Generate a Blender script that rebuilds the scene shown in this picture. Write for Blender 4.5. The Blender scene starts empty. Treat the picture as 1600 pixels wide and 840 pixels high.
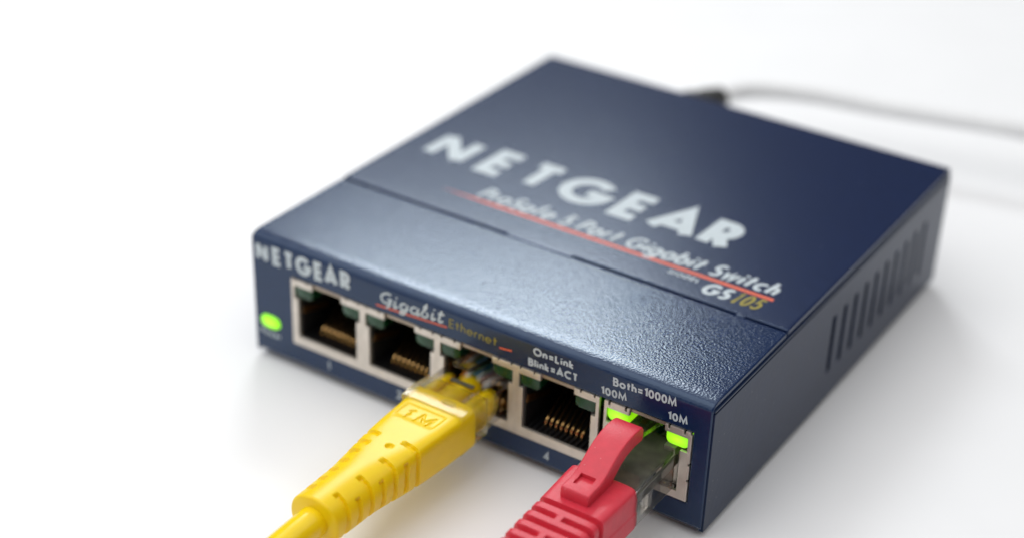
import bpy, bmesh, math, random
from mathutils import Vector, Matrix, Euler

random.seed(7)
S = 0.001                      # everything below is laid out in millimetres
scn = bpy.context.scene
COL = scn.collection

# ------------------------------------------------------------------ camera
cam_d = bpy.data.cameras.new("camera")
cam = bpy.data.objects.new("camera", cam_d)
COL.objects.link(cam)
cam.location = (182.52 * S, -197.68 * S, 172.03 * S)
cam.rotation_euler = (1.045864, -0.02832, 0.585335)
cam_d.sensor_width = 36.0
cam_d.lens = 2636.5 / 1600 * 36
cam_d.clip_start = 0.01
cam_d.clip_end = 50
cam_d.dof.use_dof = True
cam_d.dof.focus_distance = 0.265
cam_d.dof.aperture_fstop = 8.2
cam_d.dof.aperture_blades = 0
scn.camera = cam

# ------------------------------------------------------------------ light
world = bpy.data.worlds.new("World")
scn.world = world
world.use_nodes = True
bg = world.node_tree.nodes["Background"]
bg.inputs[0].default_value = (0.92, 0.96, 1.0, 1)
bg.inputs[1].default_value = 0.10


def area(name, loc, target, size, power, col):
    d = bpy.data.lights.new(name, 'AREA')
    d.shape = 'RECTANGLE'
    d.size, d.size_y = size if isinstance(size, tuple) else (size, size)
    d.energy = power
    d.color = col
    o = bpy.data.objects.new(name, d)
    COL.objects.link(o)
    o.location = loc
    o.rotation_euler = (Vector(target) - Vector(loc)).to_track_quat('-Z', 'Y').to_euler()
    return o


T = Vector((0.047, 0.045, 0.0))
az, el, dist = math.radians(37), math.radians(39), 0.75
key_dir = Vector((-math.sin(az) * math.cos(el), math.cos(az) * math.cos(el), math.sin(el)))
area("softbox", T + key_dir * dist, T, (0.22, 0.13), 1.55, (0.93, 0.975, 1.0))
area("overhead_softbox", Vector((0.15, 0.05, 1.1)), T, 2.0, 13.9, (1.0, 0.99, 0.985))
az2, el2 = math.radians(132), math.radians(54)
area("side_softbox", Vector((0.015, 0.0, 0)) + 0.45 * Vector((-math.sin(az2) * math.cos(el2), math.cos(az2) * math.cos(el2), math.sin(el2))), T, 0.7, 1.9, (0.98, 0.99, 1.0))

vs = scn.view_settings
scn.display_settings.display_device = 'sRGB'
vs.view_transform = 'Standard'
vs.look = 'None'
vs.exposure = 0.0
vs.gamma = 1.0
vs.use_curve_mapping = False
scn.cycles.use_denoising = True
scn.cycles.max_bounces = 16
scn.cycles.transmission_bounces = 12
scn.cycles.glossy_bounces = 6
scn.cycles.sample_clamp_indirect = 12


# ------------------------------------------------------------------ materials
def mat(name, col, rough=0.5, metal=0.0, spec=0.5, bump=None, bump2=None, vary=0.0, vscale=300,
        sss=0.0, sss_r=(1, .4, .2), trans=0.0, ior=1.5, emit=None, estr=0.0, coat=0.0, rvary=0.0, tint=None, dust=0.0, detail=2.0, thin=0.0, glow=False):
    m = bpy.data.materials.new(name)
    m.use_nodes = True
    nt = m.node_tree
    b = nt.nodes["Principled BSDF"]
    b.inputs["Base Color"].default_value = (*col, 1)
    b.inputs["Roughness"].default_value = rough
    b.inputs["Metallic"].default_value = metal
    b.inputs["Specular IOR Level"].default_value = spec
    b.inputs["IOR"].default_value = ior
    b.inputs["Transmission Weight"].default_value = trans
    b.inputs["Coat Weight"].default_value = coat
    if tint:
        b.inputs["Specular Tint"].default_value = (*tint, 1)
    if sss:
        b.inputs["Subsurface Weight"].default_value = sss
        b.inputs["Subsurface Radius"].default_value = sss_r
        b.inputs["Subsurface Scale"].default_value = 0.0012
    if emit:
        b.inputs["Emission Color"].default_value = (*emit, 1)
        b.inputs["Emission Strength"].default_value = estr
    tc = nt.nodes.new("ShaderNodeTexCoord")
    if vary or rvary:
        n = nt.nodes.new("ShaderNodeTexNoise")
        n.inputs["Scale"].default_value = vscale
        n.inputs["Detail"].default_value = 4
        nt.links.new(tc.outputs["Object"], n.inputs["Vector"])
        if vary:
            mr = nt.nodes.new("ShaderNodeMapRange")
            mr.inputs[1].default_value, mr.inputs[2].default_value = 0.3, 0.7
            mr.inputs[3].default_value, mr.inputs[4].default_value = 1 - vary, 1 + vary
            nt.links.new(n.outputs["Fac"], mr.inputs[0])
            mx = nt.nodes.new("ShaderNodeVectorMath")
            mx.operation = 'SCALE'
            mx.inputs[0].default_value = col
            nt.links.new(mr.outputs[0], mx.inputs["Scale"])
            nt.links.new(mx.outputs[0], b.inputs["Base Color"])
        if rvary:
            mr = nt.nodes.new("ShaderNodeMapRange")
            mr.inputs[1].default_value, mr.inputs[2].default_value = 0.3, 0.7
            mr.inputs[3].default_value, mr.inputs[4].default_value = max(0, rough - rvary), rough + rvary
            nt.links.new(n.outputs["Fac"], mr.inputs[0])
            nt.links.new(mr.outputs[0], b.inputs["Roughness"])
    if dust:
        # sparse pale specks of dust and lint lying on the surface
        vn = nt.nodes.new("ShaderNodeTexVoronoi")
        vn.inputs["Scale"].default_value = 1100
        nt.links.new(tc.outputs["Object"], vn.inputs["Vector"])
        lt = nt.nodes.new("ShaderNodeMapRange")
        lt.inputs[1].default_value, lt.inputs[2].default_value = 0.10, 0.04
        nt.links.new(vn.outputs["Distance"], lt.inputs[0])
        sep = nt.nodes.new("ShaderNodeSeparateColor")
        nt.links.new(vn.outputs["Color"], sep.inputs[0])
        gt = nt.nodes.new("ShaderNodeMath")
        gt.operation = 'GREATER_THAN'
        gt.inputs[1].default_value = 1 - 0.14 * dust
        nt.links.new(sep.outputs[0], gt.inputs[0])
        mu = nt.nodes.new("ShaderNodeMath")
        mu.operation = 'MULTIPLY'
        nt.links.new(lt.outputs[0], mu.inputs[0])
        nt.links.new(gt.outputs[0], mu.inputs[1])
        m2 = nt.nodes.new("ShaderNodeMath")
        m2.operation = 'MULTIPLY'
        m2.inputs[1].default_value = 0.55
        nt.links.new(mu.outputs[0], m2.inputs[0])
        mc = nt.nodes.new("ShaderNodeMix")
        mc.data_type = 'RGBA'
        nt.links.new(m2.outputs[0], mc.inputs[0])
        mc.inputs[7].default_value = (0.6, 0.58, 0.54, 1)
        src = b.inputs["Base Color"].links
        if src:
            nt.links.new(src[0].from_socket, mc.inputs[6])
        else:
            mc.inputs[6].default_value = (*col, 1)
        nt.links.new(mc.outputs[2], b.inputs["Base Color"])
    if thin:
        tr = nt.nodes.new("ShaderNodeBsdfTransparent")
        ms = nt.nodes.new("ShaderNodeMixShader")
        ms.inputs[0].default_value = thin
        out = nt.nodes["Material Output"]
        nt.links.new(b.outputs[0], ms.inputs[1])
        nt.links.new(tr.outputs[0], ms.inputs[2])
        nt.links.new(ms.outputs[0], out.inputs[0])
    if glow:
        # the chip behind the lens makes the middle of a lit light hotter than its rim
        mp = nt.nodes.new("ShaderNodeMapping")
        mp.inputs["Location"].default_value = (-0.5, 0, -0.55)
        mp.inputs["Scale"].default_value = (1, 0, 1)
        nt.links.new(tc.outputs["Generated"], mp.inputs["Vector"])
        ln = nt.nodes.new("ShaderNodeVectorMath")
        ln.operation = 'LENGTH'
        nt.links.new(mp.outputs[0], ln.inputs[0])
        rp = nt.nodes.new("ShaderNodeValToRGB")
        rp.color_ramp.elements[0].color = (0.62, 1.0, 0.03, 1)
        rp.color_ramp.elements[0].position = 0.08
        rp.color_ramp.elements[1].color = (0.22, 0.66, 0.0, 1)
        rp.color_ramp.elements[1].position = 0.62
        nt.links.new(ln.outputs["Value"], rp.inputs[0])
        nt.links.new(rp.outputs[0], b.inputs["Emission Color"])
    prev = None
    for bb in (bump, bump2):
        if not bb:
            continue
        scale, dist_mm, strength = bb
        n = nt.nodes.new("ShaderNodeTexNoise")
        n.inputs["Scale"].default_value = scale
        n.inputs["Detail"].default_value = detail
        n.inputs["Roughness"].default_value = 0.5
        nt.links.new(tc.outputs["Object"], n.inputs["Vector"])
        bp = nt.nodes.new("ShaderNodeBump")
        bp.inputs["Distance"].default_value = dist_mm * S
        bp.inputs["Strength"].default_value = strength
        nt.links.new(n.outputs["Fac"], bp.inputs["Height"])
        if prev:
            nt.links.new(prev.outputs[0], bp.inputs["Normal"])
        prev = bp
    if prev:
        nt.links.new(prev.outputs[0], b.inputs["Normal"])
    return m


M = {
    'paper': mat("white_paper", (0.86, 0.86, 0.865), 0.55, spec=0.3, vary=0.012, vscale=40, bump=(900, 0.02, 0.25)),
    'navy': mat("navy_powder_coat", (0.005, 0.016, 0.060), 0.20, spec=0.6, bump=(3000, 0.055, 0.55), bump2=(6500, 0.016, 0.5), detail=0.6, vary=0.08, vscale=500, tint=(0.68, 0.85, 1.0), dust=0.35),
    'navy_lid': mat("navy_powder_coat_lid", (0.0055, 0.013, 0.052), 0.245, spec=0.55, bump=(1500, 0.035, 0.5), bump2=(3600, 0.02, 0.5), detail=0.6, vary=0.08, vscale=500, tint=(0.66, 0.83, 1.0), dust=0.3),
    'navy_smooth': mat("navy_powder_coat_fine", (0.0055, 0.014, 0.046), 0.28, spec=0.26, bump=(900, 0.05, 0.35), vary=0.10, vscale=250, tint=(0.72, 0.89, 1.0), dust=0.2),
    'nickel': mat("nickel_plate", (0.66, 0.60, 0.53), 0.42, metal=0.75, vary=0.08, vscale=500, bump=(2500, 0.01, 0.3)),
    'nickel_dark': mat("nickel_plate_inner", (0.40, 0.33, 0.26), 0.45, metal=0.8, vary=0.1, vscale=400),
    'black': mat("black_plastic", (0.012, 0.012, 0.013), 0.35, vary=0.2, vscale=300, bump=(2000, 0.03, 0.3)),
    'rubber': mat("black_rubber", (0.02, 0.02, 0.02), 0.6),
    'gold': mat("gold_contact", (0.70, 0.42, 0.16), 0.2, metal=1.0),
    'bronze': mat("bronze_spring", (0.42, 0.24, 0.09), 0.35, metal=1.0, vary=0.15, vscale=600),
    'led_off': mat("green_led_lens", (0.012, 0.12, 0.04), 0.10, trans=0.6, vary=0.2, vscale=500, bump=(900, 0.05, 0.3)),
    'led_on': mat("lit_green_led", (0.15, 0.75, 0.02), 0.2, emit=(0.27, 0.95, 0.004), estr=0.9, glow=True),
    'white_ink': mat("white_ink", (0.50, 0.56, 0.59), 0.5, vary=0.05, vscale=900),
    'red_ink': mat("red_ink", (0.72, 0.11, 0.035), 0.45, vary=0.05, vscale=900),
    'gold_ink': mat("mustard_ink", (0.31, 0.25, 0.01), 0.5, vary=0.05, vscale=900),
    'yellow': mat("yellow_pvc", (0.86, 0.60, 0.0015), 0.33, spec=0.38, sss=0.25, sss_r=(1, .6, .05), vary=0.03, vscale=350, bump=(1800, 0.02, 0.35)),
    'yellow_cord': mat("yellow_pvc_glossy", (0.88, 0.62, 0.003), 0.24, vary=0.03, vscale=350),
    'red': mat("red_pvc", (0.62, 0.030, 0.055), 0.42, sss=0.2, sss_r=(1, .2, .2), vary=0.05, vscale=700, bump=(3200, 0.075, 0.6), dust=0.8),
    'clear': mat("clear_polycarbonate", (0.96, 0.965, 0.95), 0.04, trans=1.0, ior=1.49, rvary=0.03, vscale=900, thin=0.5),
    'frosted': mat("frosted_polycarbonate", (0.96, 0.965, 0.95), 0.13, trans=1.0, ior=1.49, thin=0.35),
    'smoke': mat("smoky_polycarbonate", (0.92, 0.92, 0.89), 0.05, trans=1.0, ior=1.5, rvary=0.04, vscale=900, bump=(1400, 0.01, 0.3), thin=0.3),
    'wedge': mat("grey_clear_wedge", (0.16, 0.16, 0.14), 0.2, trans=0.4),
    'plug_dark': mat("olive_grey_plug_shade", (0.13, 0.125, 0.095), 0.3, vary=0.35, vscale=500, dust=1.0, bump=(700, 0.05, 0.4)),  # dark tone painted in for the dim look inside the red cable's plug
    'wire_blue': mat("wire_blue", (0.02, 0.22, 0.42), 0.4),
    'wire_white': mat("wire_white", (0.75, 0.74, 0.70), 0.4),
    'wire_brown': mat("wire_brown", (0.30, 0.12, 0.07), 0.4),
    'wire_pink': mat("wire_pink", (0.62, 0.30, 0.24), 0.4),
    'wire_green': mat("wire_green", (0.03, 0.30, 0.08), 0.4),
    'wire_orange': mat("wire_orange", (0.75, 0.25, 0.03), 0.4),
    'grey_cord': mat("light_grey_pvc", (0.80, 0.80, 0.80), 0.4, vary=0.03, vscale=200),
}


# ------------------------------------------------------------------ mesh helpers
class MB:
    def __init__(s):
        s.v, s.f = [], []

    def add(s, vs_, fs):
        o = len(s.v)
        s.v += [tuple(p) for p in vs_]
        s.f += [tuple(i + o for i in f) for f in fs]

    def box(s, x0, x1, y0, y1, z0, z1, rot=None, about=None):
        vs_ = [Vector((x, y, z)) for x in (x0, x1) for y in (y0, y1) for z in (z0, z1)]
        if rot:
            c = Vector(about) if about else Vector(((x0 + x1) / 2, (y0 + y1) / 2, (z0 + z1) / 2))
            R = Euler(rot).to_matrix()
            vs_ = [R @ (p - c) + c for p in vs_]
        s.add(vs_, [(0, 1, 3, 2), (4, 6, 7, 5), (0, 4, 5, 1), (2, 3, 7, 6), (0, 2, 6, 4), (1, 5, 7, 3)])

    def voxel(s, xs, ys, zs, solid):
        """Closed surface of the union of grid cells for which solid(xc, yc, zc) holds."""
        nx, ny, nz = len(xs) - 1, len(ys) - 1, len(zs) - 1
        c = lambda a, i: (a[i] + a[i + 1]) / 2
        F = {(i, j, k) for i in range(nx) for j in range(ny) for k in range(nz) if solid(c(xs, i), c(ys, j), c(zs, k))}
        idx, vs_, fs = {}, [], []

        def V(i, j, k):
            if (i, j, k) not in idx:
                idx[(i, j, k)] = len(vs_)
                vs_.append((xs[i], ys[j], zs[k]))
            return idx[(i, j, k)]
        for (i, j, k) in F:
            if (i - 1, j, k) not in F: fs.append((V(i, j, k), V(i, j, k + 1), V(i, j + 1, k + 1), V(i, j + 1, k)))
            if (i + 1, j, k) not in F: fs.append((V(i + 1, j, k), V(i + 1, j + 1, k), V(i + 1, j + 1, k + 1), V(i + 1, j, k + 1)))
            if (i, j - 1, k) not in F: fs.append((V(i, j, k), V(i + 1, j, k), V(i + 1, j, k + 1), V(i, j, k + 1)))
            if (i, j + 1, k) not in F: fs.append((V(i, j + 1, k), V(i, j + 1, k + 1), V(i + 1, j + 1, k + 1), V(i + 1, j + 1, k)))
            if (i, j, k - 1) not in F: fs.append((V(i, j, k), V(i, j + 1, k), V(i + 1, j + 1, k), V(i + 1, j, k)))
            if (i, j, k + 1) not in F: fs.append((V(i, j, k + 1), V(i + 1, j, k + 1), V(i + 1, j + 1, k + 1), V(i, j + 1, k + 1)))
        s.add(vs_, fs)

    def rings(s, rings, cap0=True, cap1=True):
        n = len(rings[0])
        vs_ = [p for r in rings for p in r]
        fs = []
        for a in range(len(rings) - 1):
            for b in range(n):
                c = (b + 1) % n
                fs.append((a * n + b, a * n + c, (a + 1) * n + c, (a + 1) * n + b))
        if cap0: fs.append(tuple(reversed(range(n))))
        if cap1: fs.append(tuple((len(rings) - 1) * n + i for i in range(n)))
        s.add(vs_, fs)

    def tube(s, path, r, n=16, cap=True):
        P = [Vector(p) for p in path]
        rs = r if isinstance(r, (list, tuple)) else [r] * len(P)
        up = Vector((0, 0, 1))
        rr = []
        for i, p in enumerate(P):
            t = (P[min(i + 1, len(P) - 1)] - P[max(i - 1, 0)]).normalized()
            a = t.cross(up)
            if a.length < 1e-4: a = t.cross(Vector((1, 0, 0)))
            a.normalize()
            b = a.cross(t).normalized()
            rr.append([p + (a * math.cos(q) + b * math.sin(q)) * rs[i] for q in [2 * math.pi * k / n for k in range(n)]])
        s.rings(rr, cap, cap)

    def prism_x(s, prof, x0, x1):
        """Profile of (y, z) points extruded along x."""
        n = len(prof)
        vs_ = [(x0, y, z) for y, z in prof] + [(x1, y, z) for y, z in prof]
        fs = [(i, (i + 1) % n, n + (i + 1) % n, n + i) for i in range(n)]
        fs += [tuple(reversed(range(n))), tuple(range(n, 2 * n))]
        s.add(vs_, fs)

    def build(s, name, material, parent=None, smooth=False, bevel=0.0, seg=2, loc=None, weld=True, angle=30, pre=None):
        me = bpy.data.meshes.new(name)
        me.from_pydata([(x * S, y * S, z * S) for x, y, z in s.v], [], s.f)
        bm = bmesh.new()
        bm.from_mesh(me)
        if weld:
            bmesh.ops.remove_doubles(bm, verts=bm.verts, dist=1e-7)
            bmesh.ops.recalc_face_normals(bm, faces=bm.faces)
        if pre:
            ed = [e for e in bm.edges if pre[0](e.verts[0].co, e.verts[1].co)]
            bmesh.ops.bevel(bm, geom=ed, offset=pre[1] * S, segments=pre[2], profile=0.5, affect='EDGES', clamp_overlap=True)
        if bevel:
            ed = [e for e in bm.edges if len(e.link_faces) == 2 and e.calc_face_angle(0) > math.radians(angle)]
            bmesh.ops.bevel(bm, geom=ed, offset=bevel * S, segments=seg, profile=0.6, affect='EDGES', clamp_overlap=True)
        bm.to_mesh(me)
        bm.free()
        if smooth or bevel:
            me.polygons.foreach_set("use_smooth", [True] * len(me.polygons))
            me.set_sharp_from_angle(angle=math.radians(40))
        me.materials.append(M[material])
        o = put(name, me, parent, loc)
        if bevel:
            wn = o.modifiers.new("weighted_normals", 'WEIGHTED_NORMAL')
            wn.keep_sharp = True
        return o


WORLD = {}


def put(name, me, parent=None, loc=None):
    o = bpy.data.objects.new(name, me)
    COL.objects.link(o)
    L = Vector(loc) * S if loc else Vector((0, 0, 0))
    if parent:
        o.parent = parent
        o.location = L - WORLD[parent.name]
    else:
        o.location = L
    WORLD[o.name] = L
    return o


def thing(name, label, cat, loc, group=None):
    o = bpy.data.objects.new(name, None)
    o.empty_display_size = 0.01
    COL.objects.link(o)
    o.location = Vector(loc) * S
    WORLD[o.name] = Vector(loc) * S
    o['label'] = label
    o['category'] = cat
    if group: o['group'] = group
    return o


def smoothpath(pts, n=8):
    P = [Vector(p) for p in pts]
    P = [P[0] * 2 - P[1]] + P + [P[-1] * 2 - P[-2]]
    out = []
    for i in range(1, len(P) - 2):
        for k in range(n):
            t = k / n
            a, b, c, d = P[i - 1:i + 3]
            out.append(0.5 * ((2 * b) + (c - a) * t + (2 * a - 5 * b + 4 * c - d) * t * t + (3 * b - a - 3 * c + d) * t ** 3))
    out.append(P[-2])
    return out


# ------------------------------------------------------------------ lettering: a stroke alphabet
def arc(cx, cy, rx, ry, a0, a1, n=12):
    return [(cx + rx * math.cos(math.radians(a0 + (a1 - a0) * i / n)), cy + ry * math.sin(math.radians(a0 + (a1 - a0) * i / n))) for i in range(n + 1)]


X = 0.62
bowl = lambda cx: arc(cx, X / 2, X / 2, X / 2, 0, 360, 20)
GL = {
    'N': (.72, [[(0, 0), (0, 1)], [(0, 1), (.72, 0)], [(.72, 0), (.72, 1)]]),
    'E': (.48, [[(.48, 1), (0, 1), (0, 0), (.48, 0)], [(0, .5), (.45, .5)]]),
    'T': (.56, [[(0, 1), (.56, 1)], [(.28, 1), (.28, 0)]]),
    'G': (1.0, [arc(.5, .5, .5, .5, 42, 352, 22) + [(.55, .46)]]),
    'A': (.80, [[(0, 0), (.40, 1), (.80, 0)], [(.14, .27), (.66, .27)]]),
    'R': (.58, [[(0, 0), (0, 1), (.28, 1)] + arc(.28, .74, .26, .26, 90, -90, 10) + [(0, .48)], [(.24, .48), (.58, 0)]]),
    'P': (.52, [[(0, 0), (0, 1), (.26, 1)] + arc(.26, .74, .26, .26, 90, -90, 10) + [(0, .48)]]),
    'B': (.54, [[(0, .53), (.24, .53)] + arc(.24, .765, .235, .235, -90, 90, 10) + [(0, 1), (0, 0), (.27, 0)] + arc(.27, .265, .265, .265, -90, 90, 10) + [(0, .53)]]),
    'L': (.44, [[(0, 1), (0, 0), (.44, 0)]]),
    'M': (.92, [[(0, 0), (.09, 1), (.46, .08), (.83, 1), (.92, 0)]]),
    'O': (1.0, [arc(.5, .5, .5, .5, 0, 360, 26)]),
    'C': (.82, [arc(.5, .5, .5, .5, 50, 310, 20)]),
    'D': (.72, [[(0, 0), (0, 1), (.24, 1)] + arc(.24, .5, .5, .5, 90, -90, 16) + [(0, 0)]]),
    'S': (.50, [arc(.25, .745, .24, .255, 35, 270, 14) + arc(.25, .255, .25, .255, 90, -145, 14)[1:]]),
    '0': (.54, [arc(.27, .5, .27, .5, 0, 360, 24)]),
    '1': (.24, [[(0, .84), (.24, 1), (.24, 0)]]),
    '2': (.48, [arc(.24, .74, .24, .26, 170, -30, 12) + [(0, 0), (.5, 0)]]),
    '3': (.48, [arc(.22, .75, .22, .25, 160, -90, 12) + arc(.22, .25, .26, .25, 90, -160, 12)[1:]]),
    '4': (.58, [[(.58, .22), (0, .22), (.44, 1), (.44, 0)]]),
    '5': (.50, [[(.46, 1), (.10, 1), (.04, .56)] + arc(.22, .32, .27, .32, 120, -150, 14)]),
    '=': (.58, [[(0, .60), (.58, .60)], [(0, .24), (.58, .24)]]),
    'a': (X, [bowl(X / 2), [(X, X), (X, 0)]]),
    'b': (X, [bowl(X / 2), [(0, 1.08), (0, 0)]]),
    'c': (.52, [arc(X / 2, X / 2, X / 2, X / 2, 48, 312, 16)]),
    'e': (X, [[(0.02, X / 2), (X, X / 2)] + arc(X / 2, X / 2, X / 2, X / 2, 0, 310, 18)[1:]]),
    'f': (.34, [[(.12, 0), (.12, .85)] + arc(.27, .88, .15, .18, 180, 70, 6), [(0, X), (.32, X)]]),
    'g': (X, [bowl(X / 2), [(X, X), (X, -.12)] + arc(X / 2, -.12, X / 2, .20, 0, -160, 10)]),
    'h': (.46, [[(0, 1.08), (0, 0)], [(0, .36)] + arc(.23, .38, .23, .24, 180, 0, 10) + [(.46, 0)]]),
    'i': (.0, [[(0, X), (0, 0)], [(0, .93), (0, .79)]]),
    'k': (.44, [[(0, 1.08), (0, 0)], [(.40, X), (.02, .27), (.44, 0)]]),
    'l': (.0, [[(0, 1.08), (0, 0)]]),
    'n': (.46, [[(0, X), (0, 0)], [(0, .36)] + arc(.23, .38, .23, .24, 180, 0, 10) + [(.46, 0)]]),
    'o': (X, [bowl(X / 2)]),
    'r': (.28, [[(0, X), (0, 0)], [(0, .34)] + arc(.22, .36, .22, .26, 180, 70, 6)]),
    's': (.34, [arc(.17, .46, .16, .16, 40, 270, 10) + arc(.17, .15, .18, .15, 90, -150, 10)[1:]]),
    't': (.36, [[(.17, .95), (.17, 0)], [(-.02, X), (.40, X)]]),
    'w': (.80, [[(0, X), (.2, 0), (.4, X), (.6, 0), (.8, X)]]),
    'o_': (X, []),
    # brush-script letters
    '{': (.80, [arc(.48, .60, .42, .42, 55, 300, 18) + [(.76, .42), (.78, .55), (.52, .52)], [(.78, .50), (.74, .05), (.55, -.22)]]),
    '}': (.52, [arc(.26, .31, .24, .27, 60, 330, 12) + [(.52, .58)], [(.52, .58), (.44, -.1), (.30, -.34), (.10, -.30), (.12, -.12), (.62, .22)]]),
    '|': (.20, [[(.06, X), (.02, .10), (.10, 0), (.30, .20)], [(.10, .96), (.12, .84)]]),
    '<': (.56, [arc(.26, .30, .24, .28, 60, 330, 12) + [(.54, .60)], [(.54, .60), (.48, .06), (.56, 0), (.74, .2)]]),
    '>': (.46, [[(-.02, .24), (.26, .86), (.22, 1.06), (.10, .9), (.02, .1)] + arc(.22, .24, .21, .24, 200, 430, 12)]),
    '^': (.34, [[(.18, 1.0), (.08, .12), (.18, 0), (.40, .16)], [(-.04, .66), (.40, .72)]]),
    # serifed italic figures
    'I': (.30, [[(.02, .82), (.16, 1), (.16, 0)], [(0, 0), (.32, 0)]]),
}


def ribbon(mb, pts, w, fn, eps, lift=0.0):
    """A flat (or, with lift > 0, raised) band of width w along pts; fn(u, v, e) -> 3-D point at height e over the surface."""
    P = [Vector(p) for p in pts]
    closed = (P[0] - P[-1]).length < 1e-6 and len(P) > 3
    n = len(P)
    Lf, Rt = [], []
    for i in range(n):
        if closed:
            a, b = P[(i - 1) % (n - 1)], P[(i + 1) % (n - 1)]
        else:
            a, b = P[max(i - 1, 0)], P[min(i + 1, n - 1)]
        d1, d2 = P[i] - a, b - P[i]
        if d1.length < 1e-9: d1 = d2
        if d2.length < 1e-9: d2 = d1
        d1, d2 = d1.normalized(), d2.normalized()
        n1, n2 = Vector((-d1.y, d1.x)), Vector((-d2.y, d2.x))
        m = n1 + n2
        m = n1 if m.length < 1e-6 else m.normalized()
        k = w / 2 / max(m.dot(n1), 0.42)
        Lf.append(P[i] + m * k)
        Rt.append(P[i] - m * k)
    h = [eps + lift + 0.006 * i / n for i in range(n)]
    v = [fn(p.x, p.y, e) for p, e in zip(Lf, h)] + [fn(p.x, p.y, e) for p, e in zip(Rt, h)]
    f = [(i, n + i, n + i + 1, i + 1) for i in range(n - 1)]
    if lift:
        o = len(v)
        v += [fn(p.x, p.y, eps) for p in Lf] + [fn(p.x, p.y, eps) for p in Rt]
        f += [(i, i + 1, o + i + 1, o + i) for i in range(n - 1)]
        f += [(n + i, o + n + i, o + n + i + 1, n + i + 1) for i in range(n - 1)]
        f += [(0, o, o + n, n), (n - 1, 2 * n - 1, o + 2 * n - 1, o + n - 1)]
    mb.add(v, f)


def write(mb, s, p0, p1, cap, w, fn, gap=0.22, shear=0.0, eps=0.02, lift=0.0, space=0.34):
    """Letters of s from baseline point p0 to p1 (surface coordinates, mm), cap height and stroke weight in mm."""
    p0, p1 = Vector(p0), Vector(p1)
    ch = cap - w
    x, lay = 0.0, []
    for c in s:
        if c == ' ':
            x += space
            continue
        adv, st = GL[c]
        lay.append((x, st))
        x += adv + gap + w / ch
    total = x - gap - w / ch
    L = (p1 - p0).length
    kx = (L - w - shear * cap * 0) / total
    d = (p1 - p0).normalized()
    up = Vector((-d.y, d.x))
    k = 0
    for (ox, st) in lay:
        for pts in st:
            q = []
            for (a, b) in pts:
                h = w / 2 + b * ch
                q.append(p0 + d * (w / 2 + (ox + a) * kx + shear * h) + up * h)
            ribbon(mb, q, w, fn, eps + 0.008 * (k % 4), lift)
            k += 1


front = lambda u, v, e: (u, -e, v)
ZT = 25.03
top = lambda u, v, e: (u, v, ZT + e)

# ------------------------------------------------------------------ the surface everything stands on
Z0 = -1.3
me = bpy.data.meshes.new("table_surface")
me.from_pydata([(-3, -3, Z0 * S), (3, -3, Z0 * S), (3, 3, Z0 * S), (-3, 3, Z0 * S)], [], [(0, 1, 2, 3)])
me.materials.append(M['paper'])
table = put("table_surface", me)
table['kind'] = 'structure'
table['label'] = 'plain white paper surface under the switch and cables'

# ------------------------------------------------------------------ network switch
W, D = 94.0, 100.5
sw = thing("network_switch", "dark navy metal five-port network switch with two cables plugged into its front", "network switch", (47, 50, Z0))

# front panel with the bent-over front strip
b = MB()
hx0, hx1, hz0, hz1 = 9.35, 90.75, 4.72, 18.52
xs = [0.3, hx0, hx1, 93.7]
ys = [0, 2.2, 4.0, 26.15]
zs = [0, hz0, hz1, 22.5, 24.82]


def fp(x, y, z):
    if z > 22.5: return True
    return y < 2.2 and not (hx0 < x < hx1 and hz0 < z < hz1)


b.voxel(xs, ys, zs, fp)
b.v = [(x, y, z - .29 if y == 0 and z > 24 else z) for x, y, z in b.v]          # the sheet starts to crown before the bend
b.build("front_panel", 'navy', sw, bevel=0.32, seg=3,
        pre=(lambda p, q: all(abs(c.y) < 1e-6 and (c.z > 24 * S or c.z < 1e-6) for c in (p, q)), 1.25, 8))

# lid
b = MB()
xs = [0.3, 1.0, 38.0, 52.0, 84.2, 86.0, 93.0, 93.7]
ys = [25.85, 26.55, 30, 99.6, D]
zs = [23.2, 23.9, ZT]


def lid(x, y, z):
    if y < 26.55:
        return z > 23.9 and (38 < x < 52 or 84.2 < x < 86)
    if z > 23.9: return True
    return x < 1 or x > 93 or y > 99.6


b.voxel(xs, ys, zs, lid)
b.build("top_cover", 'navy_lid', sw, bevel=0.30, seg=3)

# side panels with ten upright ventilation slots
slots = [46.0 + 4.74 * i for i in range(10)]
b = MB()
ys = [0.35] + [q for s_ in slots for q in (s_, s_ + 1.5)] + [D]
zs = [0, 6.2, 17.9, 23.0, 23.3, 23.75]
inslot = lambda y: any(s_ < y < s_ + 1.5 for s_ in slots)
b.voxel([0, 0.45, 0.9], ys, zs, lambda x, y, z: not (inslot(y) and 6.2 < z < 17.9) and not (x > .45 and 23.0 < z < 23.3))
side = b.build("side_panel", 'navy_smooth', sw, bevel=0.12, seg=2, loc=(93.1, 0, 0))
put("side_panel", side.data, sw, loc=(0.9, 0, 0)).scale.x = -1

b = MB()
b.box(1.0, 93.0, 1.1, D - 1.1, 0.05, 0.9)
b.build("base_plate", 'navy_smooth', sw)
b = MB()
b.voxel([1.0, 24, 35, 93.0], [D - 1.0, D - 0.1], [0.05, 8, 18, 23.1], lambda x, y, z: not (24 < x < 35 and 8 < z < 18))
b.build("rear_panel", 'navy_smooth', sw)
b = MB()
b.box(24.2, 34.8, D - 10, D - 0.4, 8.2, 17.8)
b.build("power_socket", 'black', sw, bevel=0.4)
foot = MB()
foot.tube([(0, 0, Z0), (0, 0, 0.1)], 4.2, 24)
fo = None
for (x, y) in ((9, 10), (85, 10), (9, 91), (85, 91)):
    if fo is None:
        fo = foot.build("rubber_foot", 'rubber', sw, loc=(x, y, 0))
    else:
        put("rubber_foot", fo.data, sw, loc=(x, y, 0))

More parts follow.
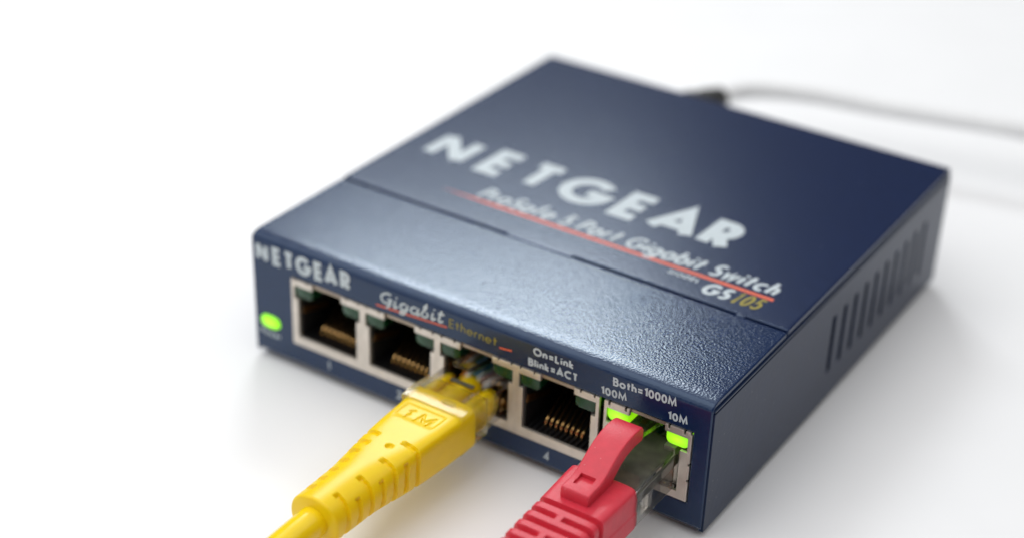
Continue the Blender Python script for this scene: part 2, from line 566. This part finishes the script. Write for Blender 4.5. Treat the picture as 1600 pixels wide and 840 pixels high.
# power light: a rounded lens standing a little proud of the panel
b = MB()
sq = [(math.cos(t), math.sin(t)) for t in [2 * math.pi * k / 40 for k in range(40)]]
b.rings([[(4.0 + 2.25 * f * math.copysign(abs(c) ** .75, c), y, 7.2 + 1.35 * f * math.copysign(abs(q) ** .75, q)) for c, q in sq]
         for y, f in ((-.55, .25), (-.52, .55), (-.42, .8), (-.25, .95), (0, 1), (.4, 1))])
b.build("power_light", 'led_on', sw, smooth=True)

# --- ethernet ports (local x about the port's centre)
FX = 8.05
ZB, ZU = 4.78, 18.46


def opening(x, z):
    a = abs(x)
    if 6.55 < z < 14.45 and a < 6.63: return True
    if 14.45 < z < 17.2 and a < 7.42: return True
    return False


def frame_mesh(kind):
    b = MB()
    if kind == 'gang':
        nots = (-7.2, -4.5, 4.5, 7.1)
        xs = sorted({-FX, FX, -7.42, 7.42, -6.63, 6.63, -3.25, 3.25, *[q + e for q in nots for e in (-.17, .17)]})
        zs = [ZB, 6.55, 14.45, 17.2, 17.75, 18.0, ZU]

        def pred(x, y, z):
            if opening(x, z): return False
            if abs(x) < 3.25 and 17.2 < z: return False
            if z > 18.0 and any(abs(x - q) < .17 for q in nots): return False
            return True
        b.voxel(xs, [-0.16, 0.45], zs, pred)
    else:
        nots = (-7.0, -3.95, 3.95, 6.75)          # torn little gaps along the folded rim
        xs = sorted({-FX + .12, FX, -7.42, 7.42, -6.63, 6.15, -3.25, 3.25, 7.75, *[q + e for q in nots for e in (-.2, .2)]})
        zs = [ZB + .25, 6.45, 7.0, 8.9, 9.4, 12.0, 12.5, 14.45, 17.2, 17.7, 18.0, ZU]

        def pred(x, y, z):
            if 6.45 < z < 14.45 and -6.63 < x < 6.15: return False
            if z > 14.45 and opening(x, z): return False
            if abs(x) < 3.25 and 17.2 < z: return False
            if z > 17.7 and any(abs(x - q) < .2 for q in nots): return False
            if x > 7.75 and (8.9 < z < 9.4 or 12.0 < z < 12.5): return False
            if z > ZU - 0.3 and x > FX - .2: return False
            return True
        b.voxel(xs, [-0.2, 0.45], zs, pred)
    return b


def socket_mesh():
    b = MB()
    xs = [-7.55, -6.3, -3.3, 3.3, 6.3, 7.55]
    ys = [0.5, 4.4, 13.5, 14.5]
    zs = [4.9, 6.1, 14.6, 17.6, 18.3]

    def pred(x, y, z):
        if y > 13.5: return True
        if abs(x) < 6.3 and 6.1 < z < 14.6: return False
        if abs(x) < 3.3 and z < 17.6 and z > 14.6: return False
        if y < 4.4 and z > 14.6 and z < 17.6: return False
        if y < 4.4 and abs(x) > 6.3 and z > 14.6 and z < 17.6: return False
        return True
    b.voxel(xs, ys, zs, pred)
    for i in range(12):                                      # comb ribs along the floor of the socket
        x = -5.6 + i * 1.02
        b.box(x - .2, x + .2, 0.7, 3.4, 6.05, 6.75)
    return b


def contact_mesh():
    b = MB()
    b.tube([(0, 2.7, 6.6), (0, 2.75, 7.3), (0, 3.1, 7.75), (0, 3.8, 8.1), (0, 9.8, 11.6), (0, 13.4, 11.9)], [.2, .26, .29, .2, .15, .15], 8)
    return b


def led_mesh():
    b = MB()
    prof = [(-1.98, 17.15)] + [(-1.0 - .98 * math.cos(q), 15.75 - 1.0 * math.sin(q)) for q in [i * math.pi / 10 for i in range(6)]]
    prof += [(1.0 + .98 * math.sin(q), 15.75 - 1.0 * math.cos(q)) for q in [i * math.pi / 10 for i in range(6)]] + [(1.98, 17.15)]
    rr = [[(x * f, y, 17.15 + (z - 17.15) * f2) for x, z in prof] for y, f, f2 in ((0.02, .9, .80), (0.10, .96, .92), (0.3, 1, .98), (0.7, 1, 1.0), (4.3, 1, 1.0))]
    b.rings(rr)
    return b


fm = sm = None
me_frame = {}
port_meshes = {}
for i, cx in enumerate((17.4, 33.5, 49.6, 65.7, 82.62)):
    last = i == 4
    if last:
        p = frame_mesh('single').build("ethernet_port", 'nickel', sw, bevel=0.07, seg=2, loc=(cx, 0, 0))
        p['label'] = 'separate end port with notched metal frame and lit lights'
    elif i == 0:
        p = frame_mesh('gang').build("ethernet_port", 'nickel', sw, bevel=0.07, seg=2, loc=(cx, 0, 0))
        port_meshes['f'] = p.data
    else:
        p = put("ethernet_port", port_meshes['f'], sw, loc=(cx, 0, 0))

    def sub(name, key, builder, material, off=(0, 0, 0), **kw):
        L = (cx + off[0], off[1], off[2])
        if key not in port_meshes:
            o = builder().build(name, material, p, loc=L, **kw)
            port_meshes[key] = o.data
            return o
        return put(name, port_meshes[key], p, loc=L)

    def bar():
        q = MB()
        q.voxel([-3.25, 3.25], [0.25, 0.6], [17.75, 18.4], lambda *a: True)
        return q
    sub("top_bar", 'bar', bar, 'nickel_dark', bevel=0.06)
    sub("socket", 'sock', socket_mesh, 'black', weld=False)
    for k in range(8):
        sub("contact", 'con', contact_mesh, 'gold', off=((k - 3.5) * 1.02, 0, 0), smooth=True)

    def spring(sgn):
        def f():
            q = MB()
            q.box(sgn * 6.22 - .08, sgn * 6.22 + .08, 0.6, 8.5, 10.1, 11.5, rot=(-0.32, 0, 0))
            return q
        return f
    sub("shield_spring", 'spL', spring(-1), 'bronze')
    sub("shield_spring", 'spR', spring(1), 'bronze')
    for sx in (-5.4, 5.4):
        if last:
            o = sub("indicator_light", 'led_on', led_mesh, 'led_on', off=(sx, 0, 0), smooth=True)
            o['label'] = 'lit bright green indicator light'
        else:
            sub("indicator_light", 'led_off', led_mesh, 'led_off', off=(sx, 0, 0), smooth=True)
    if last:
        def strip():
            q = MB()
            q.box(2.7, 4.7, 1.2, 7.0, 6.3, 13.4)
            return q
        sub("shield_wall", 'strip', strip, 'nickel')

# --- lettering on the front
b = MB()
for ch, x0, x1 in (("N", 1.25, 4.15), ("E", 5.1, 7.3), ("T", 7.7, 10.2), ("G", 10.5, 14.1), ("E", 14.7, 16.9), ("A", 17.0, 20.1), ("R", 20.6, 22.9)):
    write(b, ch, (x0, 19.35 + x0 * .035), (x1, 19.35 + x1 * .035), 3.75, 0.95, front)
b.build("brand_lettering", 'white_ink', sw, weld=False)
b = MB()
write(b, "{|}<>|^", (28.9, 20.0), (42.6, 20.85), 2.75, 0.42, front, gap=0.06, shear=0.25)
b.build("script_lettering", 'white_ink', sw, weld=False)
b = MB()
write(b, "Ethernet", (43.9, 20.75), (53.6, 20.55), 1.75, 0.20, front, gap=0.16)
b.build("caption_lettering", 'gold_ink', sw, weld=False)
b = MB()
ribbon(b, [(28.4, 19.65), (43.5, 20.55)], 0.32, front, 0.012)
ribbon(b, [(54.1, 20.5), (56.6, 20.8)], 0.32, front, 0.012)
b.build("red_rule", 'red_ink', sw, weld=False)
b = MB()
write(b, "On=Link", (60.75, 21.65), (68.6, 21.75), 1.55, 0.36, front, gap=0.07)
write(b, "Blink=ACT", (59.9, 19.3), (69.5, 19.65), 1.55, 0.36, front, gap=0.07)
write(b, "Both=1000M", (75.95, 21.62), (87.45, 22.1), 1.62, 0.34, front, gap=0.07)
write(b, "100M", (73.85, 19.22), (78.65, 19.6), 1.5, 0.33, front, gap=0.08)
write(b, "10M", (86.1, 19.3), (89.65, 19.55), 1.52, 0.34, front, gap=0.08)
b.build("status_lettering", 'white_ink', sw, weld=False)
b = MB()
for ch, x in zip("12345", (17.35, 33.3, 49.4, 64.2, 82.3)):
    write(b, ch, (x - .2 if ch == '1' else x - .5, 1.85), (x + .35 if ch == '1' else x + .6, 1.85), 1.75, 0.30, front)
write(b, "Power", (1.5, 4.1), (6.3, 4.0), 1.25, 0.26, front, gap=0.2)
b.build("port_numbering", 'white_ink', sw, weld=False)

# --- print on the lid
b = MB()
for ch, x0, x1 in (("N", 5.4, 14.6), ("E", 18.0, 24.6), ("T", 26.4, 34.0), ("G", 35.4, 46.3), ("E", 48.0, 54.6), ("A", 55.6, 65.4), ("R", 66.2, 72.6)):
    write(b, ch, (x0, 43.6), (x1, 43.65), 10.9, 2.55, top, shear=0.06)
b.build("brand_lettering", 'white_ink', sw, weld=False)
b = MB()
b.add([top(18.0, 33.95, .01), top(30, 33.5, .01), top(87.4, 33.4, .01), top(87.4, 34.25, .01), top(30, 34.3, .01)], [(0, 1, 4), (1, 2, 3, 4)])
b.build("red_rule", 'red_ink', sw, weld=False)
b = MB()
write(b, "ProSafe 5 Port Gigabit Switch", (25.0, 34.75), (86.6, 35.0), 4.5, 0.78, top, gap=0.16, shear=0.22, space=0.5, eps=0.03)
write(b, "MODEL", (68.0, 31.3), (74.2, 31.3), 1.3, 0.26, top, gap=0.2, shear=0.2)
write(b, "GS", (75.4, 28.7), (80.7, 28.9), 4.0, 0.85, top, gap=0.16, shear=0.2)
b.build("product_lettering", 'white_ink', sw, weld=False)
b = MB()
write(b, "I05", (81.3, 29.0), (86.4, 29.1), 3.9, 0.50, top, gap=0.26, shear=0.2)
b.build("model_lettering", 'gold_ink', sw, weld=False)


# ------------------------------------------------------------------ patch cables
def loft(y0, y1, ny, section, inset, n=144):
    """Closed moulded body along -y: section(y) -> (cx, cz, half width, half height, exponent); inset(y, x, z, a) -> mm cut inwards."""
    b = MB()
    rr = []
    for i in range(ny + 1):
        y = y0 + (y1 - y0) * i / ny
        cx, cz, hw, hh, ex = section(y)
        ring = []
        for k in range(n):
            a = 2 * math.pi * k / n
            # even spacing along a rounded square
            c, s_ = math.cos(a), math.sin(a)
            r = (abs(c) ** ex + abs(s_) ** ex) ** (-1 / ex)
            x, z = cx + hw * r * c, cz + hh * r * s_
            nx, nz = (abs(r * c) ** (ex - 1)) * (1 if c > 0 else -1) / hw, (abs(r * s_) ** (ex - 1)) * (1 if s_ > 0 else -1) / hh
            l = math.hypot(nx, nz) or 1
            q = inset(y, x - cx, z - cz, a)
            ring.append((x - nx / l * q, y, z - nz / l * q))
        rr.append(ring)
    # soft rounded ends
    def shrink(r, f, dy):
        cx = sum(p[0] for p in r) / len(r)
        cz = sum(p[2] for p in r) / len(r)
        return [(cx + (p[0] - cx) * f, p[1] + dy, cz + (p[2] - cz) * f) for p in r]
    rr = [shrink(rr[0], 0.93, 0.35), shrink(rr[0], 0.975, 0.25)] + rr + [shrink(rr[-1], 0.97, -0.25), shrink(rr[-1], 0.90, -0.4)]
    b.rings(rr)
    return b


def sst(a, b_, x):
    t = min(1, max(0, (x - a) / (b_ - a)))
    return t * t * (3 - 2 * t)


def band(y, c, w, soft=0.22):
    return sst(w / 2 + soft, w / 2, abs(y - c))


def pieces(o_root, px, zc, material, wires, jacket):
    pass


def plug_body(cx, y0, y1, z0=6.75, z1=13.3, hw=5.82):
    """Clear modular plug: block with a stepped nose of contact slots."""
    b = MB()
    xs = [cx - hw, cx + hw]
    b.voxel(xs, [y0, y1], [z0, z1], lambda *a: True)
    return b


def latch(cx, y_root, z_root, y_end, z_end, hw=1.7, hw2=2.9, th=1.0):
    b = MB()
    ym = y_root + (y_end - y_root) * .45
    zm = z_root + (z_end - z_root) * .45
    b.prism_x([(y_root, z_root), (ym, zm), (ym, zm + th), (y_root + .6, z_root + th)], cx - hw2, cx + hw2)
    b.prism_x([(ym - .002, zm), (y_end, z_end), (y_end - .3, z_end + th), (ym - .002, zm + th)], cx - hw, cx + hw)
    return b


def rod(p, q, r, n=12):
    b = MB()
    b.tube([p, q], r, n)
    return b


# ---------------- yellow cable in the third port
yc = thing("patch_cable", "yellow patch cable with clear plug and boot marked 1M, in the third port", "network cable", (49.3, -42, Z0),
           group="patch cables plugged into the switch")
YX = 49.3
b = plug_body(YX, -8.4, 11.5)
b.build("clear_plug", 'clear', yc, bevel=0.45, seg=3)
latch(YX, 11, 13.6, -4.0, 16.4).build("plug_latch", 'clear', yc, bevel=0.15)
b = MB()
b.prism_x([(-12.3, 6.0), (-12.3, 13.35), (-12.05, 13.60), (-8.5, 13.79), (-7.9, 13.62), (-4.6, 13.30), (-4.6, 6.2)], YX - 6.3, YX + 5.9)
b.build("plug_hood", 'frosted', yc, bevel=0.12, seg=2)
b = MB()
b.voxel([YX + .7, YX + 3.0], [-10.6, -9.5], [13.5, 13.98], lambda *a: True)
b.build("hood_bump", 'clear', yc, bevel=0.22, seg=3)
# yellow prongs and cable jacket seen through the plug
b = MB()
prof = lambda r0: [(-10.0, r0), (-3.0, r0), (-1.2, r0 * .97), (-.2, r0 * .82), (.5, r0 * .5), (.8, r0 * .08)]
for (cx, rx, rz, dy) in ((YX - .3, 2.45, 2.75, 0.4), (YX + 4.05, 1.25, 2.6, -1.2), (YX - 4.05, 1.25, 2.6, -1.2)):
    rr = []
    for (y, r) in prof(1.0):
        rr.append([(cx + rx * r * math.cos(2 * math.pi * k / 28), y + dy, 10.05 + rz * r * math.sin(2 * math.pi * k / 28)) for k in range(28)])
    b.rings(rr)
b.build("cable_jacket", 'yellow', yc, smooth=True)
b = MB()
b.voxel([YX - 2.6, YX + 2.0], [-3.6, -2.8], [12.75, 13.25], lambda *a: True)
b.build("jacket_clamp", 'wedge', yc, bevel=0.1)
wmats = ['wire_orange', 'wire_white', 'wire_green', 'wire_blue', 'wire_white', 'wire_pink', 'wire_brown', 'wire_white']
for k, wm in enumerate(wmats):
    x0, x1 = YX + (k - 3.5) * .62, YX + (k - 3.5) * 1.02
    b = MB()
    z0 = 11.2 + .5 * math.sin(k * 2.1)
    b.tube(smoothpath([(x0, -.6, z0), (x0 * .6 + x1 * .4, 2.0, z0), (x1, 5, 10.2), (x1, 11, 9.4)], 4), .46, 10)
    b.build("wire", wm, yc, smooth=True)


def ysec(y):
    t = min(1, max(0, (-9.6 - y) / (42.0 - 9.6)))
    cx = 49.35 - 0.3 * t
    hw = 6.1 - 1.45 * t
    zt = 13.35 + .35 * t
    zb = 5.4 + 0.0 * t
    ex = 7 - 4.8 * sst(0.12, 0.75, t)
    if y < -10 and y > -11: pass
    return (cx, (zt + zb) / 2, hw, (zt - zb) / 2, ex)


def segdist(px, py, a, b_):
    dx, dy = b_[0] - a[0], b_[1] - a[1]
    t = max(0, min(1, ((px - a[0]) * dx + (py - a[1]) * dy) / (dx * dx + dy * dy)))
    return math.hypot(px - a[0] - t * dx, py - a[1] - t * dy)


MARK = [((-2.55, -14.75), (-1.95, -14.35)), ((-1.95, -14.35), (-2.25, -16.85)),
        ((-.35, -16.85), (0.0, -14.35)), ((0.0, -14.35), (.95, -16.3)), ((.95, -16.3), (2.35, -14.35)), ((2.35, -14.35), (2.15, -16.85))]


def yinset(y, x, z, a):
    q = 0.0
    ang = math.degrees(a)
    # recessed name panel on top
    if z > 2 and -4.35 < x < 3.9 and -17.8 < y < -13.1:
        q = max(q, 0.22 * sst(-13.1, -13.4, y) * sst(-18.0, -16.2, y) * sst(-4.35, -4.0, x) * sst(3.9, 3.2, x))
        q += .26 * sst(.30, .14, min(segdist(x, y, *sg) for sg in MARK))       # the length mark is sunk into the panel
    for k in range(7):
        yy = -23.6 - 2.75 * k
        # short slots on the upper left edge
        if 112 < ang < 150:
            q = max(q, .55 * band(y, yy + .3, .9) * sst(112, 120, ang) * sst(150, 142, ang))
        # slots over the right shoulder, long ones alternating with short ones
        a0, a1 = ((-70, 72) if k % 2 == 0 else (-35, 40))
        aa = ang if ang < 180 else ang - 360
        if a0 < aa < a1:
            yb = yy + 2.0 * math.sin(math.radians(max(0, aa))) * .35
            q = max(q, .62 * band(y, yb, .8) * sst(a0, a0 + 10, aa) * sst(a1, a1 - 10, aa))
    q = max(q, .5 * sst(.75, .45, math.hypot(y + 24.9, x - .9)) if z > 0 else 0)
    if y > -11.3:
        q = max(q, .0)
    return q


b = loft(-8.6, -42.2, 330, ysec, yinset, 264)
b.build("boot", 'yellow', yc, smooth=True)
b = MB()
b.tube(smoothpath([(49.05, -40, 9.4), (49.0, -50, 9.2), (48.8, -64, 8.2), (48.0, -90, 5.0), (45.0, -130, 2.2), (38.0, -180, 1.8), (20, -240, 1.8)], 8), 2.6, 24)
b.build("cord", 'yellow_cord', yc, smooth=True)

# ---------------- red cable in the fifth port
rc = thing("patch_cable", "red patch cable with ribbed boot and snagless clip, in the end port", "network cable", (82.2, -42, Z0),
           group="patch cables plugged into the switch")
RX = 82.5
plug_body(RX, -12.6, 11.5).build("clear_plug", 'smoke', rc, bevel=0.40, seg=3)
latch(RX - .6, 11, 13.6, -3.0, 16.4).build("plug_latch", 'smoke', rc, bevel=0.15)
b = MB()  # added block, no real part: its colour stands in for the plug's dark interior
b.voxel([RX - 4.9, RX + 4.6], [-12.3, 4.0], [10.6, 12.55], lambda *a: True)
b.build("plug_dark_block", 'plug_dark', rc, bevel=0.4, seg=3)
for k, wm in enumerate(wmats):
    x1 = RX + (k - 3.5) * 1.02
    b = MB()
    b.tube([(x1, 4.0, 10.4), (x1, 6, 9.8), (x1, 11, 9.2)], .46, 10)
    b.build("wire", wm, rc, smooth=True)


def rsec(y):
    t = min(1, max(0, (-12 - y) / 42.0))
    hw = 6.0 - .35 * sst(.0, .3, t) - 1.1 * sst(.3, 1, t)
    return (82.0 + .35 * t, 9.7 - .1 * t, hw, 4.1 - .5 * sst(.25, 1, t), 9.0 - 4.0 * sst(.5, 1, t))


def rinset(y, x, z, a):
    q = 0.0
    for k in range(13):
        yy = -22.4 - 2.5 * k
        g = 1.15 * band(y, yy, 0.75, .28)
        if k % 2 == 1:
            g *= sst(.55, .95, abs(x + .3)) if abs(z) > 3 else 1.0
        q = max(q, g)
    if z < -.2 and abs(z) < 3.8 and q < .2:
        q -= .14
    return q


b = loft(-12.2, -54.0, 420, rsec, rinset)
b.build("boot", 'red', rc, smooth=True)
b = MB()
up = [(-20.4, 13.2), (-20.4, 15.3), (-20.1, 15.65), (-19.4, 15.75), (-17.0, 15.8), (-15.9, 16.15), (-14.6, 16.8), (-13.0, 17.75), (-11.0, 18.75), (-9.0, 19.3), (-7, 19.5), (-5.0, 19.45), (-4.2, 19.2), (-3.9, 18.7)]
dn = [(-3.9, 17.1), (-4.3, 16.7), (-6.5, 16.85), (-9.0, 16.5), (-10.8, 15.7), (-12.2, 14.7), (-13.2, 13.9), (-14, 13.2)]
ca = MB()
ca.prism_x(up + dn, 79.1, 84.1)
clip = ca.build("release_clip", 'red', rc, bevel=0.28, seg=3, angle=50)
cm = MB()
cm.prism_x([(-18.6, 15.35), (-18.6, 18), (-16.1, 18), (-16.1, 15.35)], 80.2, 82.9)
clip.modifiers.clear()
cut = cm.build("notch_cutter", 'red')
md = clip.modifiers.new("notch", 'BOOLEAN')
md.object = cut
md.operation = 'DIFFERENCE'
bpy.context.view_layer.update()
nm = bpy.data.meshes.new_from_object(clip.evaluated_get(bpy.context.evaluated_depsgraph_get()))
clip.modifiers.clear()
clip.data = nm
nm.set_sharp_from_angle(angle=math.radians(40))
bpy.data.objects.remove(cut)
b = MB()
b.tube(smoothpath([(82.3, -50, 9.6), (82.4, -60, 9.2), (82, -80, 7), (80, -120, 3), (70, -170, 1.8), (50, -230, 1.8)], 8), 2.7, 24)
b.build("cord", 'red', rc, smooth=True)

# ------------------------------------------------------------------ power lead behind the switch
pw = thing("power_cable", "light grey power lead with black plug, running off behind the switch", "power cable", (29.5, 118, Z0))
b = MB()
b.tube([(30.5, 96, 14.6), (30.5, 101.2, 14.6), (30.5, 101.3, 14.6), (30.5, 101.5, 14.6), (30.3, 112, 14.5), (30.3, 114, 14.5), (30.3, 115, 14.5), (30.4, 116, 14.5), (30.4, 117, 14.5), (30.4, 118, 14.5), (30.4, 119, 14.5), (30.5, 120, 14.5), (30.5, 121, 14.5), (30.6, 125, 14.0), (30.6, 125.3, 14.0)],
       [2.6, 2.6, 5.2, 5.6, 5.6, 5.2, 3.8, 4.1, 3.6, 3.9, 3.4, 3.7, 3.1, 2.7, 2.2], 28)
b.build("power_plug", 'rubber', pw, smooth=True)
b = MB()
b.tube(smoothpath([(30.5, 123, 14.0), (31.3, 131, 13.3), (35.5, 139.5, 12.0), (46, 145.5, 11.4), (62, 150.0, 10.8), (78, 153.3, 11.3), (92, 156.6, 11.2), (110, 163, 8.5), (140, 178, 3.0), (190, 205, 1.4), (260, 240, 1.4)], 8), 2.0, 20)
b.build("cord", 'grey_cord', pw, smooth=True)
